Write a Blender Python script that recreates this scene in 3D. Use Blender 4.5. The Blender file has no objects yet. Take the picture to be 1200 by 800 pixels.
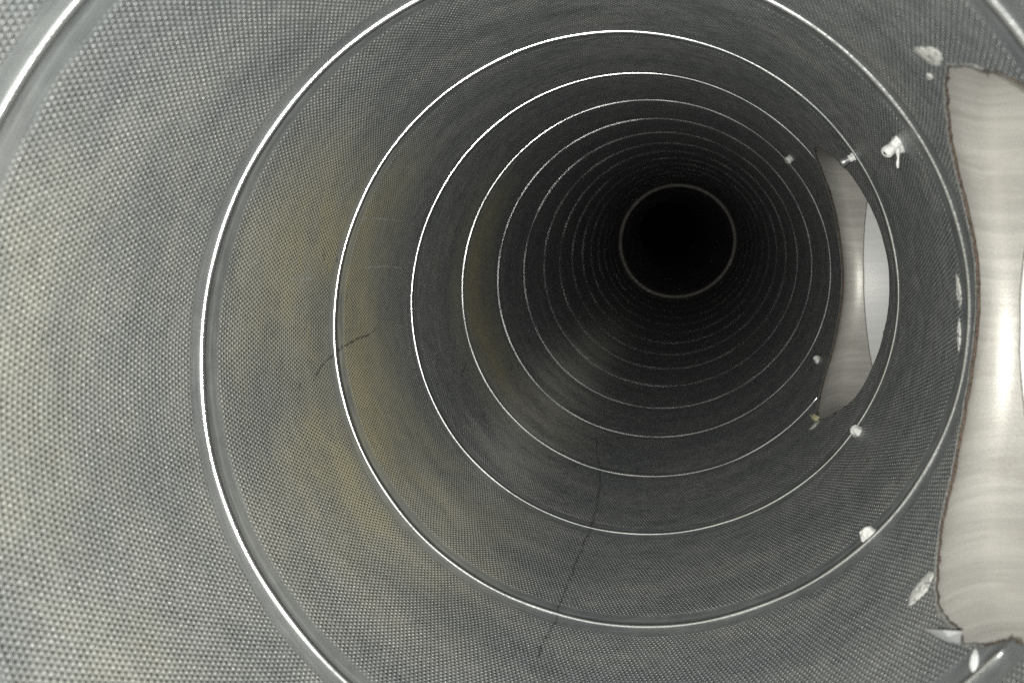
import bpy, math, random
import numpy as np
from mathutils import Matrix, Vector

random.seed(7)
rng = np.random.default_rng(7)
sc = bpy.context.scene

# ------------------------------------------------------------------ camera
CAM_POS = (0.0448, 0.0, 0.05536)
CAM_ROT = ((0.97348894, -0.10289518, 0.20428378),
           (0.21706386, 0.13394613, -0.96692384),
           (0.07212878, 0.98563229, 0.15272991))
cd = bpy.data.cameras.new('camera')
cd.sensor_width = 36.0
cd.lens = 30.0
cd.clip_start = 0.005
cd.clip_end = 60.0
cd.dof.use_dof = True
cd.dof.focus_distance = 0.52
cd.dof.aperture_fstop = 13.0
cam = bpy.data.objects.new('camera', cd)
m = Matrix(CAM_ROT).to_4x4()
m.translation = CAM_POS
cam.matrix_world = m
sc.collection.objects.link(cam)
sc.camera = cam

# ------------------------------------------------------------------ light: the phone's torch beside the lens
w = bpy.data.worlds.new('World')
sc.world = w
w.use_nodes = True
w.node_tree.nodes['Background'].inputs[0].default_value = (0.6, 0.65, 0.7, 1)
w.node_tree.nodes['Background'].inputs[1].default_value = 0.0005
ld = bpy.data.lights.new('torch', 'SPOT')
ld.energy = 14.0
ld.color = (0.985, 1.0, 0.955)
ld.shadow_soft_size = 0.004
ld.spot_size = math.radians(102)
ld.spot_blend = 1.0
lo = bpy.data.objects.new('torch', ld)
ml = Matrix(CAM_ROT).to_4x4()
ml.translation = (0.030, -0.045, 0.058)
lo.matrix_world = ml
sc.collection.objects.link(lo)

sc.view_settings.view_transform = 'Standard'
sc.view_settings.look = 'None'
sc.view_settings.gamma = 1
sc.view_settings.use_curve_mapping = False
sc.view_settings.exposure = 0.0
sc.cycles.max_bounces = 3
sc.cycles.diffuse_bounces = 1
sc.cycles.glossy_bounces = 1
sc.cycles.caustics_reflective = False
sc.cycles.sample_clamp_indirect = 1.5
sc.cycles.use_denoising = False

# ------------------------------------------------------------------ dimensions of the place (metres)
R = 0.1575                      # 315 mm duct
PITCH = 0.13494                 # strip width between two seams
Y0 = 0.39096                    # a seam crosses theta = 0 here
OVAL = (0.00698, 0.00313, 0.00517, -0.00057)
SHEET = 0.0007
TH_B = math.radians(8.0)        # branches leave the duct at this angle
BDIR = np.array([math.cos(TH_B), 0, math.sin(TH_B)])
TDIR = np.array([-math.sin(TH_B), 0, math.cos(TH_B)])
Y_FAR, Y_NEAR = 0.638, 0.290
RC = 0.0885                     # branch collar inner radius
H_RIM = 0.1747                  # collar rim, measured from the duct axis
TWO_PI = 2 * math.pi


def wall_r(th):
    return R * (1 + OVAL[0] * np.cos(2 * th) + OVAL[1] * np.sin(2 * th) + OVAL[2] * np.cos(3 * th) + OVAL[3] * np.sin(3 * th))


def cyl(th, y, inset=0.0):
    r = wall_r(th) - inset
    bend = -0.0087 * np.clip(y - 0.8, 0, None) ** 2            # the run drifts a little to the left
    return np.stack([r * np.cos(th) + bend, y + 0 * th, r * np.sin(th)], -1)


# outline of the two hand-cut holes: (theta deg, y mm), read round the cut
FAR_CUT = [(44.7, 612), (43, 592.5), (39.9, 576), (35.1, 562.5), (29.8, 556), (24.4, 550.3), (19.2, 548), (13.8, 546.6), (10, 548.8),
           (3.4, 553), (-2.1, 558), (-9.4, 564.5), (-16.7, 572), (-22.4, 590.7), (-27.5, 614), (-28.8, 628), (-25.9, 658), (-22.2, 681.5),
           (-16.8, 702), (-11, 715.7), (-4.3, 727), (5.4, 730.5), (16.2, 727), (24.7, 706), (32.7, 678), (39.8, 649.5), (43.5, 628)]
NEAR_CUT = [(43.8, 297), (42.8, 284), (40.7, 268.7), (38.2, 258), (33, 238), (27, 220), (19, 206), (10, 199), (0, 200), (-9, 210), (-16, 228),
            (-20.5, 250), (-22.1, 265), (-24.9, 274), (-27.5, 286), (-26.5, 291), (-27.0, 297), (-27.5, 308), (-26.4, 322), (-24.2, 336),
            (-19.5, 356.6), (-14.5, 367.7), (-9, 377.3), (-4.3, 382.5), (4.6, 382.7), (10.7, 378.3), (16.8, 372.5), (20.5, 369.0),
            (24.8, 366), (31.1, 355.9), (35.3, 343.7), (38.5, 329.2), (40.9, 317.5)]


class Hole:
    """a cut in the duct wall, star-shaped about its centre in the plane across the branch axis"""

    def __init__(self, pts, yc, seed):
        self.yc = yc
        g = np.random.default_rng(seed)
        th = np.radians([p[0] for p in pts])
        y = np.array([p[1] for p in pts]) / 1000
        a = R * np.sin(th - TH_B)
        b = y - yc
        ph = np.arctan2(a, b)
        r = np.hypot(a, b)
        o = np.argsort(ph)
        ph, r = ph[o], r[o]
        self.ph = np.concatenate([ph - TWO_PI, ph, ph + TWO_PI])
        self.r = np.concatenate([r, r, r])
        self.gr = np.linspace(-math.pi, math.pi, 721)
        base = np.interp(self.gr, self.ph, self.r)
        k = np.hanning(13)
        k /= k.sum()
        base = np.convolve(np.concatenate([base[-7:-1], base, base[1:7]]), k, 'valid')
        jag = g.normal(0, 1, 721)
        jag = 0.6 * np.convolve(jag, np.ones(5) / 5, 'same') + 0.4 * np.convolve(g.normal(0, 1, 721), np.ones(21) / 21, 'same') * 2
        self.tab = base + 0.0007 * jag
        self.tab[-1] = self.tab[0]

    def radius(self, ph):
        return np.interp(ph, self.gr, self.tab)

    def local(self, th, y):
        a = R * np.sin(th - TH_B)
        b = y - self.yc
        return np.arctan2(a, b), np.hypot(a, b)

    def sd(self, th, y):
        """signed distance-like value, negative inside; points behind the axis count as far outside"""
        ph, r = self.local(th, y)
        s = r - self.radius(ph)
        return np.where(np.cos(th - TH_B) < 0.3, 1.0, s)

    def to_edge(self, th, y):
        ph, r = self.local(th, y)
        rr = self.radius(ph)
        a, b = rr * np.sin(ph), rr * np.cos(ph)
        return TH_B + np.arcsin(np.clip(a / R, -1, 1)), self.yc + b


FAR, NEAR = Hole(FAR_CUT, Y_FAR, 3), Hole(NEAR_CUT, Y_NEAR, 5)
HOLES = (FAR, NEAR)


# ------------------------------------------------------------------ node helpers
def new_mat(name):
    mt = bpy.data.materials.new(name)
    mt.use_nodes = True
    nt = mt.node_tree
    return mt, nt, nt.nodes['Principled BSDF']


class NT:
    def __init__(self, nt):
        self.nt = nt

    def n(self, t, **kw):
        x = self.nt.nodes.new(t)
        for k, v in kw.items():
            setattr(x, k, v)
        return x

    def link(self, a, b):
        self.nt.links.new(a, b)

    def math(self, op, a, b=None, c=None, clamp=False):
        x = self.n('ShaderNodeMath', operation=op)
        x.use_clamp = clamp
        for i, v in enumerate((a, b, c)):
            if v is None:
                continue
            if isinstance(v, (int, float)):
                x.inputs[i].default_value = v
            else:
                self.link(v, x.inputs[i])
        return x.outputs[0]

    def ramp(self, f, lo, hi, a=0.0, b=1.0, smooth=True):
        x = self.n('ShaderNodeMapRange')
        x.interpolation_type = 'SMOOTHSTEP' if smooth else 'LINEAR'
        for i, v in ((1, lo), (2, hi), (3, a), (4, b)):
            x.inputs[i].default_value = v
        self.link(f, x.inputs[0])
        return x.outputs[0]

    def noise(self, vec, scale, detail=4, rough=0.55, distort=0.0):
        x = self.n('ShaderNodeTexNoise')
        x.inputs['Scale'].default_value = scale
        x.inputs['Detail'].default_value = detail
        x.inputs['Roughness'].default_value = rough
        x.inputs['Distortion'].default_value = distort
        self.link(vec, x.inputs['Vector'])
        return x.outputs[0]

    def mapping(self, vec, scale, loc=(0, 0, 0)):
        x = self.n('ShaderNodeMapping')
        x.inputs['Scale'].default_value = scale
        x.inputs['Location'].default_value = loc
        self.link(vec, x.inputs['Vector'])
        return x.outputs[0]

    def mix(self, f, a, b):
        x = self.n('ShaderNodeMix', data_type='RGBA')
        if isinstance(f, (int, float)):
            x.inputs[0].default_value = f
        else:
            self.link(f, x.inputs[0])
        for s, v in ((6, a), (7, b)):
            if isinstance(v, tuple):
                x.inputs[s].default_value = v + (1,)
            else:
                self.link(v, x.inputs[s])
        return x.outputs[2]


def mat_wall():
    mt, nt, b = new_mat('embossed_galvanised_sheet')
    t = NT(nt)
    uv = t.n('ShaderNodeUVMap', uv_map='strip').outputs[0]      # metres along and across the strip
    pos = t.n('ShaderNodeTexCoord').outputs['Object']
    sep = t.n('ShaderNodeSeparateXYZ')
    t.link(uv, sep.inputs[0])
    u, v = sep.outputs[0], sep.outputs[1]
    wob = t.noise(uv, 60.0, 0)
    fine = t.noise(uv, 1400.0, 1, 0.6)
    uu = t.math('MULTIPLY_ADD', wob, 0.0009, u)
    vv = t.math('MULTIPLY_ADD', wob, 0.0007, v)
    cu = t.math('COSINE', t.math('MULTIPLY', uu, TWO_PI / 0.0022))
    cv = t.math('COSINE', t.math('MULTIPLY', vv, TWO_PI / 0.0043))
    prod = t.math('MULTIPLY', cu, cv)                            # staggered lattice of pips
    pip = t.ramp(prod, -0.08, 1.0)
    ve = t.math('MULTIPLY_ADD', fine, 0.0012, t.math('MULTIPLY_ADD', wob, 0.0022, v))
    m1 = t.ramp(ve, 0.0132, 0.0155)
    m2 = t.ramp(ve, PITCH - 0.0085, PITCH - 0.0062, 1.0, 0.0)
    mask = t.math('MULTIPLY', m1, m2)
    worn = t.ramp(t.noise(uv, 45.0, 2, 0.65), 0.30, 0.62, 0.60, 1.05)
    each = t.ramp(t.noise(uv, 420.0, 1), 0.30, 0.62, 0.65, 1.15)      # no two pips pressed alike
    amp = t.math('MULTIPLY', t.math('MULTIPLY', mask, worn), each)
    h = t.math('MULTIPLY', pip, amp)
    streak = t.noise(t.mapping(uv, (25, 1500, 1)), 1.0, 1, 0.6)
    h2 = t.math('MULTIPLY_ADD', fine, 0.16, h)
    h3 = t.math('MULTIPLY_ADD', streak, 0.08, h2)
    soft = t.noise(uv, 28.0, 0, 0.5)
    h4 = t.math('MULTIPLY_ADD', soft, 0.45, h3)
    bump = t.n('ShaderNodeBump')
    bump.inputs['Strength'].default_value = 1.0
    bump.inputs['Distance'].default_value = 0.0015
    t.link(h4, bump.inputs['Height'])
    t.link(bump.outputs[0], b.inputs['Normal'])
    # zinc colour, khaki dust film, darker smudges and a painted sheen
    cl = t.noise(t.mapping(uv, (14, 30, 1)), 1.0, 3, 0.6)
    zinc = t.mix(t.ramp(cl, 0.35, 0.68), (0.34, 0.355, 0.36), (0.45, 0.455, 0.44))
    gran = t.ramp(t.noise(t.mapping(uv, (2600, 2600, 1)), 1.0, 0, 0.7), 0.3, 0.7, 0.78, 1.18)
    zg = t.n('ShaderNodeMix', data_type='RGBA', blend_type='MULTIPLY')
    zg.inputs[0].default_value = 1.0
    t.link(zinc, zg.inputs[6])
    t.link(gran, zg.inputs[7])
    sp = t.n('ShaderNodeSeparateXYZ')
    t.link(pos, sp.inputs[0])
    side = t.ramp(t.math('MULTIPLY_ADD', sp.outputs[2], 0.35, sp.outputs[0]), -0.07, -0.15)                   # dust film lies on the left wall
    patch = t.ramp(t.noise(t.mapping(pos, (12, 16, 11), (0.4, 0.13, 0.2)), 1.0, 5, 0.68), 0.38, 0.64)
    bands = None
    for yc_, wd_, am_ in ((0.22, 0.07, 0.3), (0.45, 0.10, 1.0), (0.76, 0.07, 0.9)):
        q = t.math('MULTIPLY', t.math('SUBTRACT', sp.outputs[1], yc_), 1 / wd_)
        gq = t.math('MULTIPLY', t.math('EXPONENT', t.math('MULTIPLY', t.math('MULTIPLY', q, q), -1.0)), am_)
        bands = gq if bands is None else t.math('ADD', bands, gq)
    dust_sheen = t.math('MULTIPLY', t.math('MULTIPLY', side, t.math('MULTIPLY', bands, t.math('MULTIPLY_ADD', patch, 0.6, 0.4))), 1.0, clamp=True)
    col = t.mix(dust_sheen, zg.outputs[2], (0.47, 0.425, 0.275))
    col = t.mix(t.math('MULTIPLY_ADD', mask, -0.45, 0.45), col, t.mix(t.ramp(streak, 0.36, 0.64), (0.19, 0.205, 0.215), (0.37, 0.39, 0.395)))   # bare bluish zinc beside the seam
    sm = t.ramp(t.noise(t.mapping(uv, (20, 26, 1), (3, 1, 0)), 1.0, 5, 0.72), 0.54, 0.80, 0.0, 0.45)
    col = t.mix(sm, col, (0.14, 0.15, 0.155))
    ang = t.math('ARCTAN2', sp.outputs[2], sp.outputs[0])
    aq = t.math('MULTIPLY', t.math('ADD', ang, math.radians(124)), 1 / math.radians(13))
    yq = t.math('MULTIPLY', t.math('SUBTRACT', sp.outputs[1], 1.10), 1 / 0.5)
    sheen = t.math('EXPONENT', t.math('MULTIPLY', t.math('ADD', t.math('MULTIPLY', aq, aq), t.math('MULTIPLY', yq, yq)), -1.0))
    sheen = t.math('MULTIPLY', sheen, t.ramp(cl, 0.30, 0.62, 0.35, 1.0), clamp=True)
    col = t.mix(sheen, col, (0.82, 0.79, 0.73))  # pale sheen painted into the wall colour, low on the left deep in the duct
    dust_sheen = t.math('MAXIMUM', dust_sheen, sheen)  # painted sheen joins the dust mask for metallic and roughness
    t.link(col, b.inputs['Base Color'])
    t.link(t.math('MULTIPLY_ADD', dust_sheen, -0.50, 0.60), b.inputs['Metallic'])
    rg = t.ramp(t.noise(t.mapping(uv, (120, 160, 1)), 1.0, 1), 0.3, 0.7, 0.42, 0.56)
    t.link(t.math('MULTIPLY_ADD', dust_sheen, 0.22, rg), b.inputs['Roughness'])
    return mt


def mat_metal(name, col, rough, metallic=0.9, streak=(25, 900), bump=0.00008, spot=None, var=0.10):
    mt, nt, b = new_mat(name)
    t = NT(nt)
    pos = t.n('ShaderNodeUVMap', uv_map='strip').outputs[0]
    s = t.noise(t.mapping(pos, (streak[0], streak[1], 1)), 1.0, 5, 0.65)
    g = t.noise(t.mapping(pos, (900, 900, 1)), 1.0, 3, 0.65)
    c2 = tuple(x * (1 - var) for x in col)
    c = t.mix(t.ramp(s, 0.3, 0.7), c2, col)
    if spot:
        k = t.ramp(t.noise(t.mapping(pos, (70, 22, 1), (5, 2, 0)), 1.0, 6, 0.72), 0.48, 0.74, 0, 0.8)
        c = t.mix(k, c, spot)
    t.link(c, b.inputs['Base Color'])
    t.link(t.ramp(g, 0.25, 0.75, rough - 0.06, rough + 0.1), b.inputs['Roughness'])
    b.inputs['Metallic'].default_value = metallic
    bp = t.n('ShaderNodeBump')
    bp.inputs['Strength'].default_value = 1.0
    bp.inputs['Distance'].default_value = bump
    t.link(t.math('ADD', s, g), bp.inputs['Height'])
    t.link(bp.outputs[0], b.inputs['Normal'])
    return mt


def mat_plain(name, col, rough, scale=900, var=0.35, bump=0.0003, metallic=0.0, col2=None, trans=None):
    mt, nt, b = new_mat(name)
    t = NT(nt)
    pos = t.n('ShaderNodeTexCoord').outputs['Object']
    s = t.noise(t.mapping(pos, (scale,) * 3), 1.0, 5, 0.65)
    c2 = col2 or tuple(x * (1 - var) for x in col)
    t.link(t.mix(t.ramp(s, 0.32, 0.68), c2, col), b.inputs['Base Color'])
    b.inputs['Roughness'].default_value = rough
    b.inputs['Metallic'].default_value = metallic
    bp = t.n('ShaderNodeBump')
    bp.inputs['Strength'].default_value = 1.0
    bp.inputs['Distance'].default_value = bump
    t.link(s, bp.inputs['Height'])
    t.link(bp.outputs[0], b.inputs['Normal'])
    if trans is not None:                                        # a patchy film: parts of it are bare wall
        tr = t.n('ShaderNodeBsdfTransparent')
        mx = t.n('ShaderNodeMixShader')
        k = t.ramp(t.noise(t.mapping(pos, (trans[0],) * 3, (1, 2, 3)), 1.0, 5, 0.75), trans[1], trans[2])
        t.link(k, mx.inputs[0])
        t.link(tr.outputs[0], mx.inputs[1])
        t.link(b.outputs[0], mx.inputs[2])
        t.link(mx.outputs[0], nt.nodes['Material Output'].inputs['Surface'])
    return mt


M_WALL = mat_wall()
M_SEAM = mat_metal('bright_lock_seam', (0.92, 0.92, 0.90), 0.22, 0.95, (60, 200), 0.00002)
M_COLLAR = mat_metal('saddle_collar_zinc', (0.77, 0.735, 0.675), 0.46, 0.36, (190, 16), 0.00010, spot=(0.55, 0.51, 0.46), var=0.2)
M_PIPE = mat_metal('bright_branch_zinc', (0.90, 0.885, 0.86), 0.5, 0.1, (220, 9), 0.00008)
M_RUST = mat_plain('rusty_cut_edge', (0.17, 0.12, 0.085), 0.8, 900, 0.6, 0.0004, col2=(0.05, 0.038, 0.03))
M_RIM = mat_plain('dull_rim', (0.42, 0.39, 0.35), 0.6, 500, 0.5, 0.0003, metallic=0.3)
M_SEAL = mat_plain('white_sealant', (0.88, 0.87, 0.83), 0.45, 700, 0.2, 0.0006)
M_SMEAR = mat_plain('grey_white_sealant_film', (0.80, 0.79, 0.74), 0.6, 700, 0.25, 0.0004, trans=(420, 0.36, 0.46))
M_RIVET = mat_plain('rivet_aluminium', (0.74, 0.74, 0.72), 0.32, 600, 0.15, 0.0001, metallic=0.85)
M_HOLE = mat_plain('rivet_bore', (0.03, 0.03, 0.03), 0.6, 600, 0.3, 0.0001)
M_MARK = mat_plain('dark_scratch', (0.07, 0.07, 0.065), 0.7, 500, 0.4, 0.0001, trans=(380, 0.37, 0.76))
M_PALE = mat_plain('pale_scratch', (0.60, 0.59, 0.52), 0.6, 500, 0.3, 0.0001, trans=(700, 0.40, 0.58))
M_BURR = mat_plain('bright_torn_metal', (0.93, 0.93, 0.92), 0.3, 300, 0.06, 0.0002, metallic=0.1)
M_LIP = mat_plain('scuffed_bare_lip', (0.62, 0.61, 0.57), 0.5, 500, 0.45, 0.0003, metallic=0.4)
M_CRUMB = mat_plain('yellowed_sealant', (0.60, 0.53, 0.34), 0.7, 900, 0.4, 0.0006)
M_COUPLE = mat_plain('coupling_zinc', (0.54, 0.49, 0.43), 0.5, 60, 0.35, 0.0004, metallic=0.5)


# ------------------------------------------------------------------ mesh helpers
def mesh_obj(name, verts, faces, mat, parent=None, uv=None, normals=None, smooth=True):
    me = bpy.data.meshes.new(name)
    me.from_pydata([tuple(map(float, v)) for v in verts], [], [tuple(int(i) for i in f) for f in faces])
    me.materials.append(mat)
    if smooth:
        me.polygons.foreach_set('use_smooth', [True] * len(me.polygons))
    if uv is not None:
        lay = me.uv_layers.new(name='strip')
        li = np.empty(len(me.loops), dtype=np.int32)
        me.loops.foreach_get('vertex_index', li)
        lay.data.foreach_set('uv', np.asarray(uv, dtype=np.float32)[li].ravel())
    if normals is not None:
        me.normals_split_custom_set_from_vertices([tuple(map(float, n)) for n in normals])
    me.update()
    o = bpy.data.objects.new(name, me)
    sc.collection.objects.link(o)
    if parent is not None:
        o.parent = parent
        o.matrix_parent_inverse = parent.matrix_world.inverted()
    return o


def thing(name, label, cat, loc=(0, 0, 0), group=None):
    o = bpy.data.objects.new(name, None)
    o.empty_display_size = 0.02
    o.location = loc
    sc.collection.objects.link(o)
    bpy.context.view_layer.update()
    return tag(o, label, cat, group)


def tag(o, label, cat, group=None):
    o['label'] = label
    o['category'] = cat
    if group:
        o['group'] = group
    return o


def grid_faces(nu, nv, close_u=False):
    fs = []
    for i in range(nu if close_u else nu - 1):
        i2 = (i + 1) % nu
        for j in range(nv - 1):
            fs.append((i * nv + j, i2 * nv + j, i2 * nv + j + 1, i * nv + j + 1))
    return fs


# ------------------------------------------------------------------ the duct
duct = thing('spiral_duct', 'long round grey spiral-wound steel duct seen from inside, pimpled walls', 'duct')


def inset_profile(v):
    """how far the sheet stands in from the round wall, v metres beyond the seam"""
    a = 0.0005 * np.exp(-(v / 0.0030) ** 2)                            # lip behind the seam
    b = 0.0004 * np.clip(1 - (PITCH - v) / 0.0085, 0, 1) ** 1.5        # ramp up to the next seam
    c = 0.00016 * np.exp(-((v - 0.0140) / 0.0006) ** 2)                # pressed crease
    d = -0.0002 * np.exp(-((v - 0.0052) / 0.0012) ** 2)
    return a + b + c + d


ALPHA = math.atan(PITCH / (TWO_PI * R))


def strip_uv(tau, v):
    return np.stack([R * tau / math.cos(ALPHA) - v * math.sin(ALPHA), v], -1)


def wall_point(tau, v):
    y = Y0 - PITCH * tau / TWO_PI + v
    return cyl(tau, y, inset_profile(v)), y


def wall_normal(tau, v):
    e = 1e-4
    du = wall_point(tau + e, v)[0] - wall_point(tau - e, v)[0]
    dv = wall_point(tau, v + e * 0.5)[0] - wall_point(tau, v - e * 0.5)[0]
    n = np.cross(du, dv)
    n /= np.linalg.norm(n, axis=-1, keepdims=True)
    c = np.stack([np.cos(tau), 0 * tau, np.sin(tau)], -1)
    s = np.sign((n * c).sum(-1, keepdims=True))
    return -n * s


MARGIN_A = np.array([0, .0012, .0024, .0036, .005, .0062, .0074, .0086, .0100, .0116, .0128, .0134, .0140, .0146, .0152])
MARGIN_B = PITCH - np.array([.011, .0088, .0075, .006, .0045, .003, .0015, 0])
SEAM_CUT = math.radians(100)
N_FIRST, N_LAST = -4, 34        # turns of strip, from behind the camera to the far dark


def wall_turn(k):
    t1 = SEAM_CUT - TWO_PI * (k - 1)
    t0 = t1 - TWO_PI
    ymid = Y0 - PITCH * (t0 + t1) / 2 / TWO_PI + PITCH / 2
    near_hole = any(abs(ymid - h.yc) < 0.30 for h in HOLES)
    nu = 721 if near_hole else 361
    if near_hole:
        mid = np.linspace(.0175, PITCH - .013, 58)
    else:
        mid = np.linspace(.0200, PITCH - .018, 8)
    vs = np.concatenate([MARGIN_A, mid, MARGIN_B])
    tau = np.linspace(t0, t1, nu)
    TA, VV = np.meshgrid(tau, vs, indexing='ij')
    TA, VV = TA.ravel(), VV.ravel()
    faces = np.array(grid_faces(nu, len(vs)))
    for h in HOLES:
        P, y = wall_point(TA, VV)
        thw = np.mod(TA + math.pi, TWO_PI) - math.pi
        s = h.sd(thw, y)
        if (s < 0.004).sum() == 0:
            continue
        # snap the vertex nearer to the cut, on every edge that crosses it
        e = np.concatenate([faces[:, [0, 1]], faces[:, [1, 2]], faces[:, [2, 3]], faces[:, [3, 0]]])
        cr = e[(s[e[:, 0]] < 0) != (s[e[:, 1]] < 0)]
        pick = np.where(np.abs(s[cr[:, 0]]) < np.abs(s[cr[:, 1]]), cr[:, 0], cr[:, 1])
        pick = np.unique(pick)
        th2, y2 = h.to_edge(thw[pick], y[pick])
        TA[pick] += th2 - thw[pick]
        VV[pick] = y2 - (Y0 - PITCH * TA[pick] / TWO_PI)
        s[pick] = 0
        faces = faces[(s[faces].min(1) > -1e-9)]
    P, y = wall_point(TA, VV)
    used = np.unique(faces)
    remap = -np.ones(len(TA), dtype=int)
    remap[used] = np.arange(len(used))
    TA, VV, P = TA[used], VV[used], P[used]
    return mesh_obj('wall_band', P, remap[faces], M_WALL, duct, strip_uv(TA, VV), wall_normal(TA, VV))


def seam_turn(k):
    """the rounded bead of the lock seam; broken where a hole was cut through it"""
    t1 = SEAM_CUT - TWO_PI * (k - 1)
    t0 = t1 - TWO_PI
    nu = 541
    tau = np.linspace(t0, t1, nu)
    y = Y0 - PITCH * tau / TWO_PI
    thw = np.mod(tau + math.pi, TWO_PI) - math.pi
    keep = np.ones(nu, bool)
    for h in HOLES:
        keep &= h.sd(thw, y) > 0.0012
    na = 11
    ang = np.linspace(-0.15, math.pi + 0.15, na)
    wid = 0.00150
    hei = 0.00112 - 0.00050 * min(1.0, max(0.0, (k - 0.5) / 5.5))     # bead shape flattened with depth to dim the far seams
    verts, uvs, faces, idx = [], [], [], {}
    wob = 1 + 0.14 * np.sin(tau * 7.3 + 1.1) * np.sin(tau * 2.9) + 0.10 * np.sin(tau * 17.7)
    y = y + 0.00045 * np.sin(3.1 * tau + 1.0) + 0.0003 * np.sin(7.7 * tau + 2.0)      # hand-fed machine, never quite true
    for i in range(nu):
        if not keep[i]:
            continue
        endf = 1.0
        for j in (1, 2, 3):
            for q in (i - j, i + j):
                if 0 <= q < nu and not keep[q]:
                    endf = min(endf, (0.25, 0.7, 0.92)[j - 1])
        idx[i] = len(verts)
        for a in ang:
            yy = y[i] - math.cos(a) * wid * endf
            ins = 0.00030 + math.sin(a) * hei * endf * wob[i]
            verts.append(cyl(np.array(tau[i]), np.array(yy), ins))
            uvs.append((R * tau[i], a * wid))
    for i in range(nu - 1):
        if i in idx and i + 1 in idx:
            for j in range(na - 1):
                faces.append((idx[i] + j, idx[i + 1] + j, idx[i + 1] + j + 1, idx[i] + j + 1))
    for i in range(nu):
        if i in idx and ((i > 0 and not keep[i - 1]) or (i < nu - 1 and not keep[i + 1])):
            faces.append(tuple(idx[i] + j for j in range(na)))
    return mesh_obj('lock_seam', verts, faces, M_SEAM, duct, np.array(uvs))


for k in range(N_FIRST, N_LAST + 1):
    wall_turn(k)
    seam_turn(k)


# rough brown edge of each cut, with a turned-out burr
def cut_edge(h, seed, label):
    g = np.random.default_rng(seed)
    n = 900
    ph = np.linspace(-math.pi, math.pi, n, endpoint=False)
    rr = h.radius(ph)
    jag = np.convolve(np.concatenate([g.normal(0, 1, n + 6)]), np.ones(5) / 5, 'valid')[:n]
    jag2 = np.convolve(np.concatenate([g.normal(0, 1, n + 20)]), np.ones(15) / 15, 'valid')[:n]
    verts, uvs = [], []
    prof = [(0.0, -0.00002), (-0.00012, -0.0003), (-0.0001, -0.0012), (0.0014, -0.0016)]
    for i in range(n):
        for q, (dr, ins) in enumerate(prof):
            bit = -0.0022 * max(0.0, jag2[i] - 0.28) / 0.3
            r = rr[i] + dr + (0.0004 * jag[i] + 0.0004 * jag2[i] + bit if q in (1, 2) else 0)
            a, b = r * math.sin(ph[i]), r * math.cos(ph[i])
            th = TH_B + math.asin(max(-1, min(1, a / R)))
            verts.append(cyl(np.array(th), np.array(h.yc + b), ins * (0.3 + 0.7 * max(0.0, math.cos(ph[i])))))
            uvs.append((ph[i] * 0.09, q * 0.001))
    o = mesh_obj('cut_edge', verts, grid_faces(n, len(prof), True), M_RUST, duct, np.array(uvs))
    o['label'] = label
    return o


def cut_lip(h, seed):
    """thin bright line where the shears turned the sheet up, on the far side of each cut"""
    g = np.random.default_rng(seed)
    n = 300
    ph = np.linspace(-1.75, 1.75, n)
    wv = np.convolve(g.normal(0, 1, n + 12), np.ones(13) / 13, 'valid')
    verts, uvs = [], []
    for i in range(n):
        w_ = 0.0012 * (1 + 1.2 * wv[i]) * min(1.0, (1.75 - abs(ph[i])) / 0.5) + 0.0001
        for q, ins in ((0.0, 0.0003), (0.35, 0.0006), (0.7, 0.0004), (1.0, 0.00008)):
            r = h.radius(ph[i]) + 0.0001 + max(0.0002, w_) * q
            a, b = r * math.sin(ph[i]), r * math.cos(ph[i])
            verts.append(cyl(np.array(TH_B + math.asin(a / R)), np.array(h.yc + b), ins))
            uvs.append((ph[i] * 0.09, q * 0.001))
    mesh_obj('turned_lip', verts, grid_faces(n, 4), M_LIP, duct, np.array(uvs))


cut_lip(FAR, 61)
cut_lip(NEAR, 62)
cut_edge(FAR, 11, 'rough brown edge of the hole cut for the far branch')
cut_edge(NEAR, 12, 'rough brown edge of the hole cut for the near branch')


# ------------------------------------------------------------------ branch collars and the pipes pushed into them
def on_branch(yc, ph, r, hgt):
    return (np.array([0, yc, 0]) + BDIR * hgt + r * (math.cos(ph) * np.array([0, 1, 0]) + math.sin(ph) * TDIR))


def duct_h(a):
    d = math.asin(max(-1, min(1, a / R)))
    return float(wall_r(np.array(TH_B + d))) * math.cos(d) + 0.0012


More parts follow.
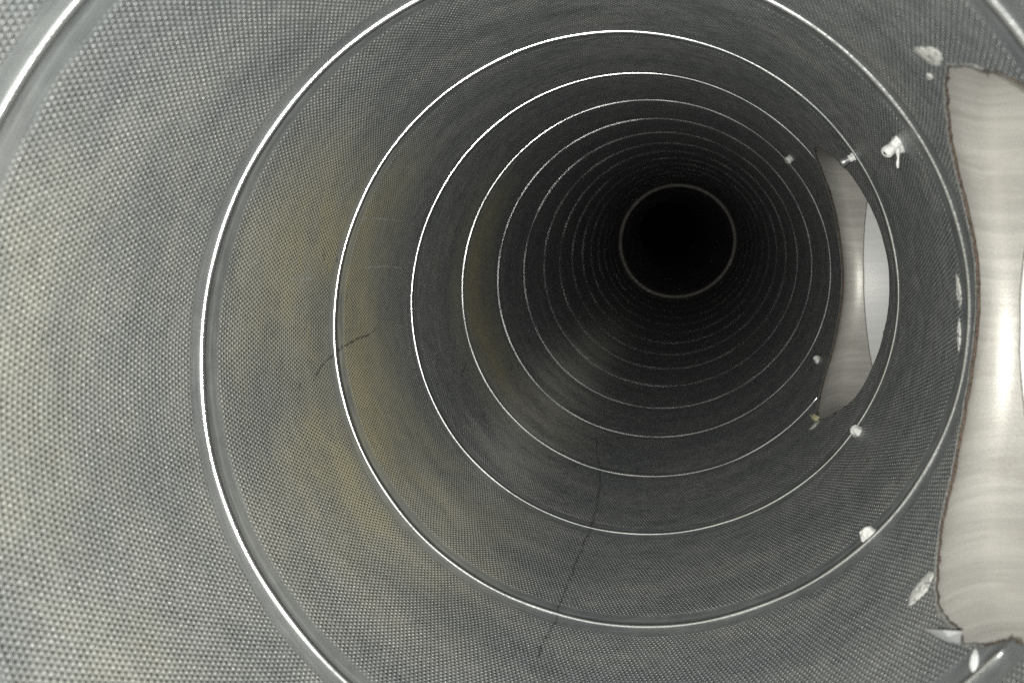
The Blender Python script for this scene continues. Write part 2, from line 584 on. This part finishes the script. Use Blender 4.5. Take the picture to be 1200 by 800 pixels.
def branch(yc, label, plabel):
    root = thing('branch_collar', label, 'duct collar', tuple(np.array([0, yc, 0]) + BDIR * R), 'branch collars on the duct wall')
    n = 240
    rho = 0.013
    # flange lying on the duct, fillet, straight neck
    prof = []
    for ph in np.linspace(-math.pi, math.pi, n, endpoint=False):
        col = []
        for fl in (0.022, 0.012, 0.004):
            r = RC + rho + fl
            col.append((r, duct_h(r * math.sin(ph)) + 0.0004))
        for tt in np.linspace(0, math.pi / 2, 10):
            r = RC + rho * (1 - math.sin(tt))
            col.append((r, duct_h(r * math.sin(ph)) + 0.0004 + rho * (1 - math.cos(tt))))
        h0 = col[-1][1]
        for f in (0.5, 1.0):
            col.append((RC, h0 + (max(H_RIM, h0 + 0.001) - h0) * f))
        prof.append((ph, col))
    m_ = len(prof[0][1])
    verts = [on_branch(yc, ph, r, hh) for ph, col in prof for r, hh in col]
    uvs = [(ph * 0.09, hh) for ph, col in prof for r, hh in col]
    mesh_obj('collar_throat', verts, grid_faces(n, m_, True), M_COLLAR, root, np.array(uvs))
    # rolled lip where the neck ends
    ang = np.linspace(0, TWO_PI, 9)[:-1]
    verts, uvs, fs = [], [], []
    for i, ph in enumerate(np.linspace(-math.pi, math.pi, n, endpoint=False)):
        hr = prof[i][1][-1][1]
        for a in ang:
            verts.append(on_branch(yc, ph, RC + 0.0003 + 0.00045 * math.cos(a), hr + 0.00045 * math.sin(a)))
            uvs.append((ph * 0.09, a * 0.001))
    for i in range(n):
        for j in range(8):
            i2, j2 = (i + 1) % n, (j + 1) % 8
            fs.append((i * 8 + j, i2 * 8 + j, i2 * 8 + j2, i * 8 + j2))
    mesh_obj('collar_rim', verts, fs, M_RIM, root, np.array(uvs))
    # the branch pipe
    pr = thing('branch_pipe', plabel, 'pipe', tuple(np.array([0, yc, 0]) + BDIR * H_RIM), 'pipes fitted to the branch collars')
    hs = [0.0007, 0.003, 0.02, 0.05, 0.10, 0.18, 0.26]
    rp = [RC + 0.0016, RC + 0.0009, RC + 0.0009, RC + 0.0009, RC + 0.0009, RC + 0.0009, RC + 0.0009]
    verts, uvs = [], []
    for i, ph in enumerate(np.linspace(-math.pi, math.pi, n, endpoint=False)):
        hr = prof[i][1][-1][1]
        for hh, r in zip(hs, rp):
            verts.append(on_branch(yc, ph, r, hr + hh))
            uvs.append((ph * 0.09, hh))
    mesh_obj('pipe_wall', verts, grid_faces(n, len(hs), True), M_PIPE, pr, np.array(uvs))
    return root


branch(Y_FAR, 'smaller-looking farther grey steel branch collar behind crescent-shaped cut hole',
       'bright steel pipe beyond the rim of the farther branch collar')
branch(Y_NEAR, 'large near grey steel branch collar cut off by right edge of picture',
       'overexposed steel pipe beyond the near collar, at right edge of picture')


# ------------------------------------------------------------------ coupling ring far down the duct
def coupling():
    root = thing('coupling_ring', 'dim grey ring of a pipe coupling far down the dark duct', 'coupling', (0, 2.40, 0))
    n = 180
    th = np.linspace(0, TWO_PI, n, endpoint=False)
    prof = [(0.0003, 2.406), (0.0004, 2.4005), (0.0035, 2.3985), (0.0064, 2.3990), (0.0076, 2.4015), (0.0076, 2.48)]
    verts = np.concatenate([np.stack([cyl(np.array(t), np.array(y), i) for i, y in prof]) for t in th])
    uv = np.array([(t * R, y) for t in th for i, y in prof])
    mesh_obj('lip', verts, grid_faces(n, len(prof), True), M_COUPLE, root, uv)


coupling()


# ------------------------------------------------------------------ rivet tails
def frame(th_deg, y):
    th = np.radians(th_deg)
    p = cyl(np.array(th), np.array(y / 1000), 0.0)
    nin = np.array([-math.cos(th), 0, -math.sin(th)])
    tang = np.array([-math.sin(th), 0, math.cos(th)])
    return p, nin, tang, np.array([0, 1.0, 0])


def lathe(base, axis, prof, n=14, wob=0.0, seed=0):
    g = np.random.default_rng(seed)
    axis = axis / np.linalg.norm(axis)
    u = np.cross(axis, [0.3, 0.8, 0.5])
    u /= np.linalg.norm(u)
    v = np.cross(axis, u)
    verts, uv, faces = [], [], []
    m_ = len(prof)
    for i in range(n):
        a = TWO_PI * i / n
        for h, r in prof:
            rr = r * (1 + wob * g.normal())
            verts.append(base + axis * h + rr * (math.cos(a) * u + math.sin(a) * v))
            uv.append((a * 0.003, h))
    faces = grid_faces(n, m_, True)
    faces.append(tuple(i * m_ + m_ - 1 for i in range(n)))
    return verts, faces, np.array(uv)


def rivet(th, y, length, rad, tilt, seal, label, tail=None, seed=1):
    p, nin, tg, yy = frame(th, y)
    ax = nin + tg * tilt[0] + yy * tilt[1]
    ax /= np.linalg.norm(ax)
    root = thing('blind_rivet', label, 'rivet', tuple(p), 'rivet tails poking through the wall round the branches')
    L = length
    prof = [(-0.001, rad * 1.0), (L * 0.55, rad), (L * 0.68, rad * 1.12), (L * 0.85, rad * 1.10), (L * 0.96, rad * 0.85), (L, rad * 0.55), (L, rad * 0.38), (L - 0.0006, rad * 0.34)]
    dome = seal > 1 and not tail
    if dome:                                                     # sealant has closed right over the end
        prof = [(-0.001, rad)] + [(L * (0.45 + 0.55 * math.sin(q)), rad * (1.08 * math.cos(q) + 0.02)) for q in np.linspace(0, 1.5, 7)]
    v, f, uv = lathe(p, ax, prof, 20, 0.0, seed)
    gk = np.random.default_rng(seed + 50).uniform(0, 6, 4)
    for i in range(20):
        aa = TWO_PI * i / 20
        for j in range(len(prof)):
            c0 = p + ax * prof[j][0]
            wv = 0.10 if dome else 0.04
            lump = 1 + wv * math.sin(2 * aa + gk[0] + 0.5 * j) + wv * math.sin(3 * aa + gk[1] - 0.7 * j) + 0.6 * wv * math.sin(5 * aa + gk[2] + j)
            v[i * len(prof) + j] = c0 + (v[i * len(prof) + j] - c0) * lump
    mesh_obj('sleeve', v, f, M_SEAL if seal != 1 else M_RIVET, root, uv)
    if not dome:
      v, f, uv = lathe(p + ax * (L - 0.0005), ax, [(0, rad * 0.30), (0.0004, rad * 0.28), (0.0006, rad * 0.15)], 10, 0.02, seed)
      mesh_obj('mandrel_stub', v, f, M_HOLE, root, uv)
    if seal:
        b = rad * (1.05 + 0.15 * seal)
        prof = [(-0.0006, b * 1.1), (0.0004, b * 1.12), (0.0014, b * 1.0), (0.0024, b * 0.85), (0.0034, rad * 1.12), (0.0040, rad * 0.98)]
        v, f, uv = lathe(p, ax, prof, 24, 0.0, seed + 9)
        g = np.random.default_rng(seed + 20)
        k1, k2, k3 = g.uniform(0, 6, 3)
        for i in range(24):
            aa = TWO_PI * i / 24
            lump = 1 + 0.16 * math.sin(2 * aa + k1) + 0.12 * math.sin(3 * aa + k2) + 0.07 * math.sin(7 * aa + k3)
            for j in range(5):
                c0 = p + ax * prof[j][0]
                v[i * 6 + j] = c0 + (v[i * 6 + j] - c0) * lump
        mesh_obj('sealant_collar', v, f[:-1], M_SEAL, root, uv)
    if tail:
        # a strand of sealant hanging from the sleeve
        q0 = p + ax * L * 0.45
        n, mm = 9, 7
        verts, uv = [], []
        for i in range(n):
            f = i / (n - 1)
            c = q0 + np.array([0.0015 + 0.0024 * f + 0.0004 * math.sin(5 * f), 0.0008 * f, -tail * f])
            rr = 0.0012 * (1 - 0.7 * f) * (1 + 0.4 * math.sin(8 * f + 1))
            for j in range(mm):
                aa = TWO_PI * j / mm
                verts.append(c + rr * np.array([math.cos(aa), 1.3 * math.sin(aa), 0.15 * math.cos(aa)]))
                uv.append((f, aa))
        fs = [(i * mm + j, i * mm + (j + 1) % mm, (i + 1) * mm + (j + 1) % mm, (i + 1) * mm + j) for i in range(n - 1) for j in range(mm)]
        mesh_obj('sealant_drip', verts, fs, M_SEAL, root, np.array(uv))
    return root


rivet(37.6, 412, 0.0085, 0.0026, (-0.05, -0.35), 2, 'large sealant-covered rivet tail with a hanging drip, above near branch opening', tail=0.0085, seed=2)
rivet(38.6, 517, 0.0088, 0.0022, (0.1, -0.1), 1, 'capsule-shaped rivet tail beside the top of the far branch opening', seed=3)
rivet(46.1, 745, 0.0050, 0.0031, (0, -0.3), 0, 'small round rivet dot on the dark wall beyond the far branch', seed=4)
rivet(-31.2, 406, 0.0046, 0.0026, (0.3, 0.3), 2, 'white sealed rivet touching the thick seam lower left of the near opening', seed=5)
rivet(-22.2, 525, 0.0052, 0.0027, (0.2, 0), 2, 'white sealed rivet on the seam just below the far branch opening', seed=6)
rivet(-18.8, 745, 0.0052, 0.0024, (0.5, -0.3), 2, 'small white rivet tail left of the far branch opening, lower side', seed=7)


# ------------------------------------------------------------------ sealant smears, crumbs
def blob_patch(name, th, y, ls, ly, rot_deg, thick, mat, label, cat, seed, parent=None, group=None):
    """an uneven low patch lying on the wall: ls along the circumference, ly along the duct (half sizes, mm)"""
    g = np.random.default_rng(seed)
    th0 = np.radians(th)
    n, rings = 40, 6
    amp = sum(g.normal(0, 0.24 / k) * np.cos(k * np.linspace(0, TWO_PI, n, endpoint=False) + g.uniform(0, 6)) for k in range(2, 9))
    ca, sa = math.cos(math.radians(rot_deg)), math.sin(math.radians(rot_deg))
    verts = [cyl(np.array(th0), np.array(y / 1000), thick)]
    for q in range(1, rings + 1):
        f = q / rings
        for i in range(n):
            a = TWO_PI * i / n
            rr = f * (1 + amp[i] * f)
            s0, y0 = rr * math.cos(a) * ls / 1000, rr * math.sin(a) * ly / 1000
            s, dy = s0 * ca - y0 * sa, s0 * sa + y0 * ca
            ins = 0.00025 + thick * (1 - f ** 2.5) * (1 + 0.25 * g.normal()) if q < rings else 0.0001
            verts.append(cyl(np.array(th0 + s / R), np.array(y / 1000 + dy), ins))
    faces = [(0, 1 + i, 1 + (i + 1) % n) for i in range(n)]
    for q in range(rings - 1):
        for i in range(n):
            i2 = (i + 1) % n
            faces.append((1 + q * n + i, 1 + (q + 1) * n + i, 1 + (q + 1) * n + i2, 1 + q * n + i2))
    c = np.array(verts[0])
    o = mesh_obj(name, np.array(verts) - c, faces, mat, None)
    o.location = c
    if label:
        tag(o, label, cat, group)
    return o


SM = 'sealant smears round the near opening'
blob_patch('sealant_smear', 46.0, 303, 4.2, 8.5, -12, 0.0008, M_SMEAR, 'pale oval sealant smear at the upper corner of near opening', 'smear', 21, group=SM)
blob_patch('sealant_smear', 43.9, 318, 1.3, 2.4, 10, 0.0006, M_SMEAR, 'tiny pale sealant fleck beneath the oval smear at top right', 'smear', 22, group=SM)
blob_patch('sealant_smear', -28.2, 333, 8.0, 4.6, 8, 0.0007, M_SMEAR, 'long pale sealant smear beside the lower corner of near opening', 'smear', 23, group=SM)
blob_patch('sealant_smear', 12.4, 402, 8.0, 3.0, 5, 0.0006, M_SMEAR, 'ragged pale smear between seam and mid left rim of near opening, upper one', 'smear', 24, group=SM)
blob_patch('sealant_smear', 5.6, 403, 7.0, 2.0, 8, 0.0006, M_SMEAR, 'narrow pale smear just under the ragged one beside the near rim', 'smear', 25, group=SM)
blob_patch('sealant_crumb', -29.0, 630, 3.0, 5.0, 20, 0.0035, M_CRUMB, 'yellowish crumb of old sealant at lower tip of far opening', 'sealant', 26)
blob_patch('sealant_smear', -30.5, 622, 3.5, 5.0, 40, 0.0006, M_SMEAR, 'faint pale smear beneath the lower tip of far opening', 'smear', 27)


# ------------------------------------------------------------------ torn tongue of metal at the lower corner of the near cut
def flap():
    pts = [(-30.7, 310, .0004), (-27.5, 288, .0062), (-25.2, 276, .0072), (-26.4, 273, .0070), (-28.3, 287, .0030), (-29.6, 299, .0006)]
    v = [cyl(np.array(np.radians(t)), np.array(y / 1000), i) for t, y, i in pts]
    v.append(cyl(np.array(np.radians(-27.6)), np.array(0.285), 0.0050))
    f = [(6, i, (i + 1) % 6) for i in range(6)]
    mesh_obj('torn_flap', v, f, M_BURR, duct, smooth=False)['label'] = 'bright bent tongue of torn metal at the cut corner'


flap()
o = blob_patch('bright_dent', -27.2, 273, 1.5, 4.6, -35, 0.0009, M_BURR, None, None, 41)
o.parent = duct


# ------------------------------------------------------------------ hairline marks on the wall
def mark(name, pts, wid, mat, seed, inset=0.0005):
    g = np.random.default_rng(seed)
    P = np.array(pts, float)
    d = np.concatenate([[0], np.cumsum(np.hypot(np.radians(np.diff(P[:, 0])) * R, np.diff(P[:, 1]) / 1000))])
    n = max(8, int(d[-1] / 0.003))
    s = np.linspace(0, d[-1], n)
    th = np.radians(np.interp(s, d, P[:, 0])) + np.convolve(g.normal(0, 0.0012 / R * 1, n + 4), np.ones(5) / 5, 'valid')
    y = np.interp(s, d, P[:, 1]) / 1000
    dth, dy = np.gradient(th) * R, np.gradient(y)
    l = np.hypot(dth, dy)
    verts, uv = [], []
    for i in range(n):
        wloc = wid * (0.5 + 0.5 * math.sin(math.pi * (i + 0.6) / (n + 0.2)) + 0.25 * g.normal() * 0.6)
        for q in (-1, 1):
            verts.append(cyl(np.array(th[i] + q * wloc * dy[i] / l[i] / R), np.array(y[i] - q * wloc * dth[i] / l[i]), inset))
            uv.append((s[i], q * wid))
    return mesh_obj(name, verts, grid_faces(n, 2), mat, duct, np.array(uv))


mark('scratch', [(-103.2, 798), (-96.9, 697), (-94.8, 655), (-93.3, 558), (-93.7, 497), (-93.8, 442), (-93.7, 406), (-94.2, 379)], 0.0009, M_MARK, 31)
mark('scratch', [(-164.0, 420), (-165.6, 429), (-168.1, 456), (-170.0, 518)], 0.0008, M_MARK, 32)
mark('pale_scratch', [(163.8, 458), (163.9, 497), (164.4, 544)], 0.0007, M_PALE, 33)
mark('pale_scratch', [(174.9, 494), (175.6, 530), (176.4, 565)], 0.0008, M_PALE, 34)
mark('pale_scratch', [(175.2, 399), (176.3, 424)], 0.0008, M_PALE, 35)
mark('scratch', [(-148.4, 655), (-149.4, 668), (-151.6, 690)], 0.0010, M_MARK, 36)
mark('scratch', [(-141.0, 800), (-142.2, 815)], 0.0012, M_MARK, 37)
mark('scratch', [(171.2, 434), (172.3, 437)], 0.0011, M_MARK, 38)
mark('scratch', [(172.6, 452), (173.2, 456)], 0.0009, M_MARK, 39)
mark('scratch', [(-163.2, 400), (-164.3, 405)], 0.0009, M_MARK, 40)
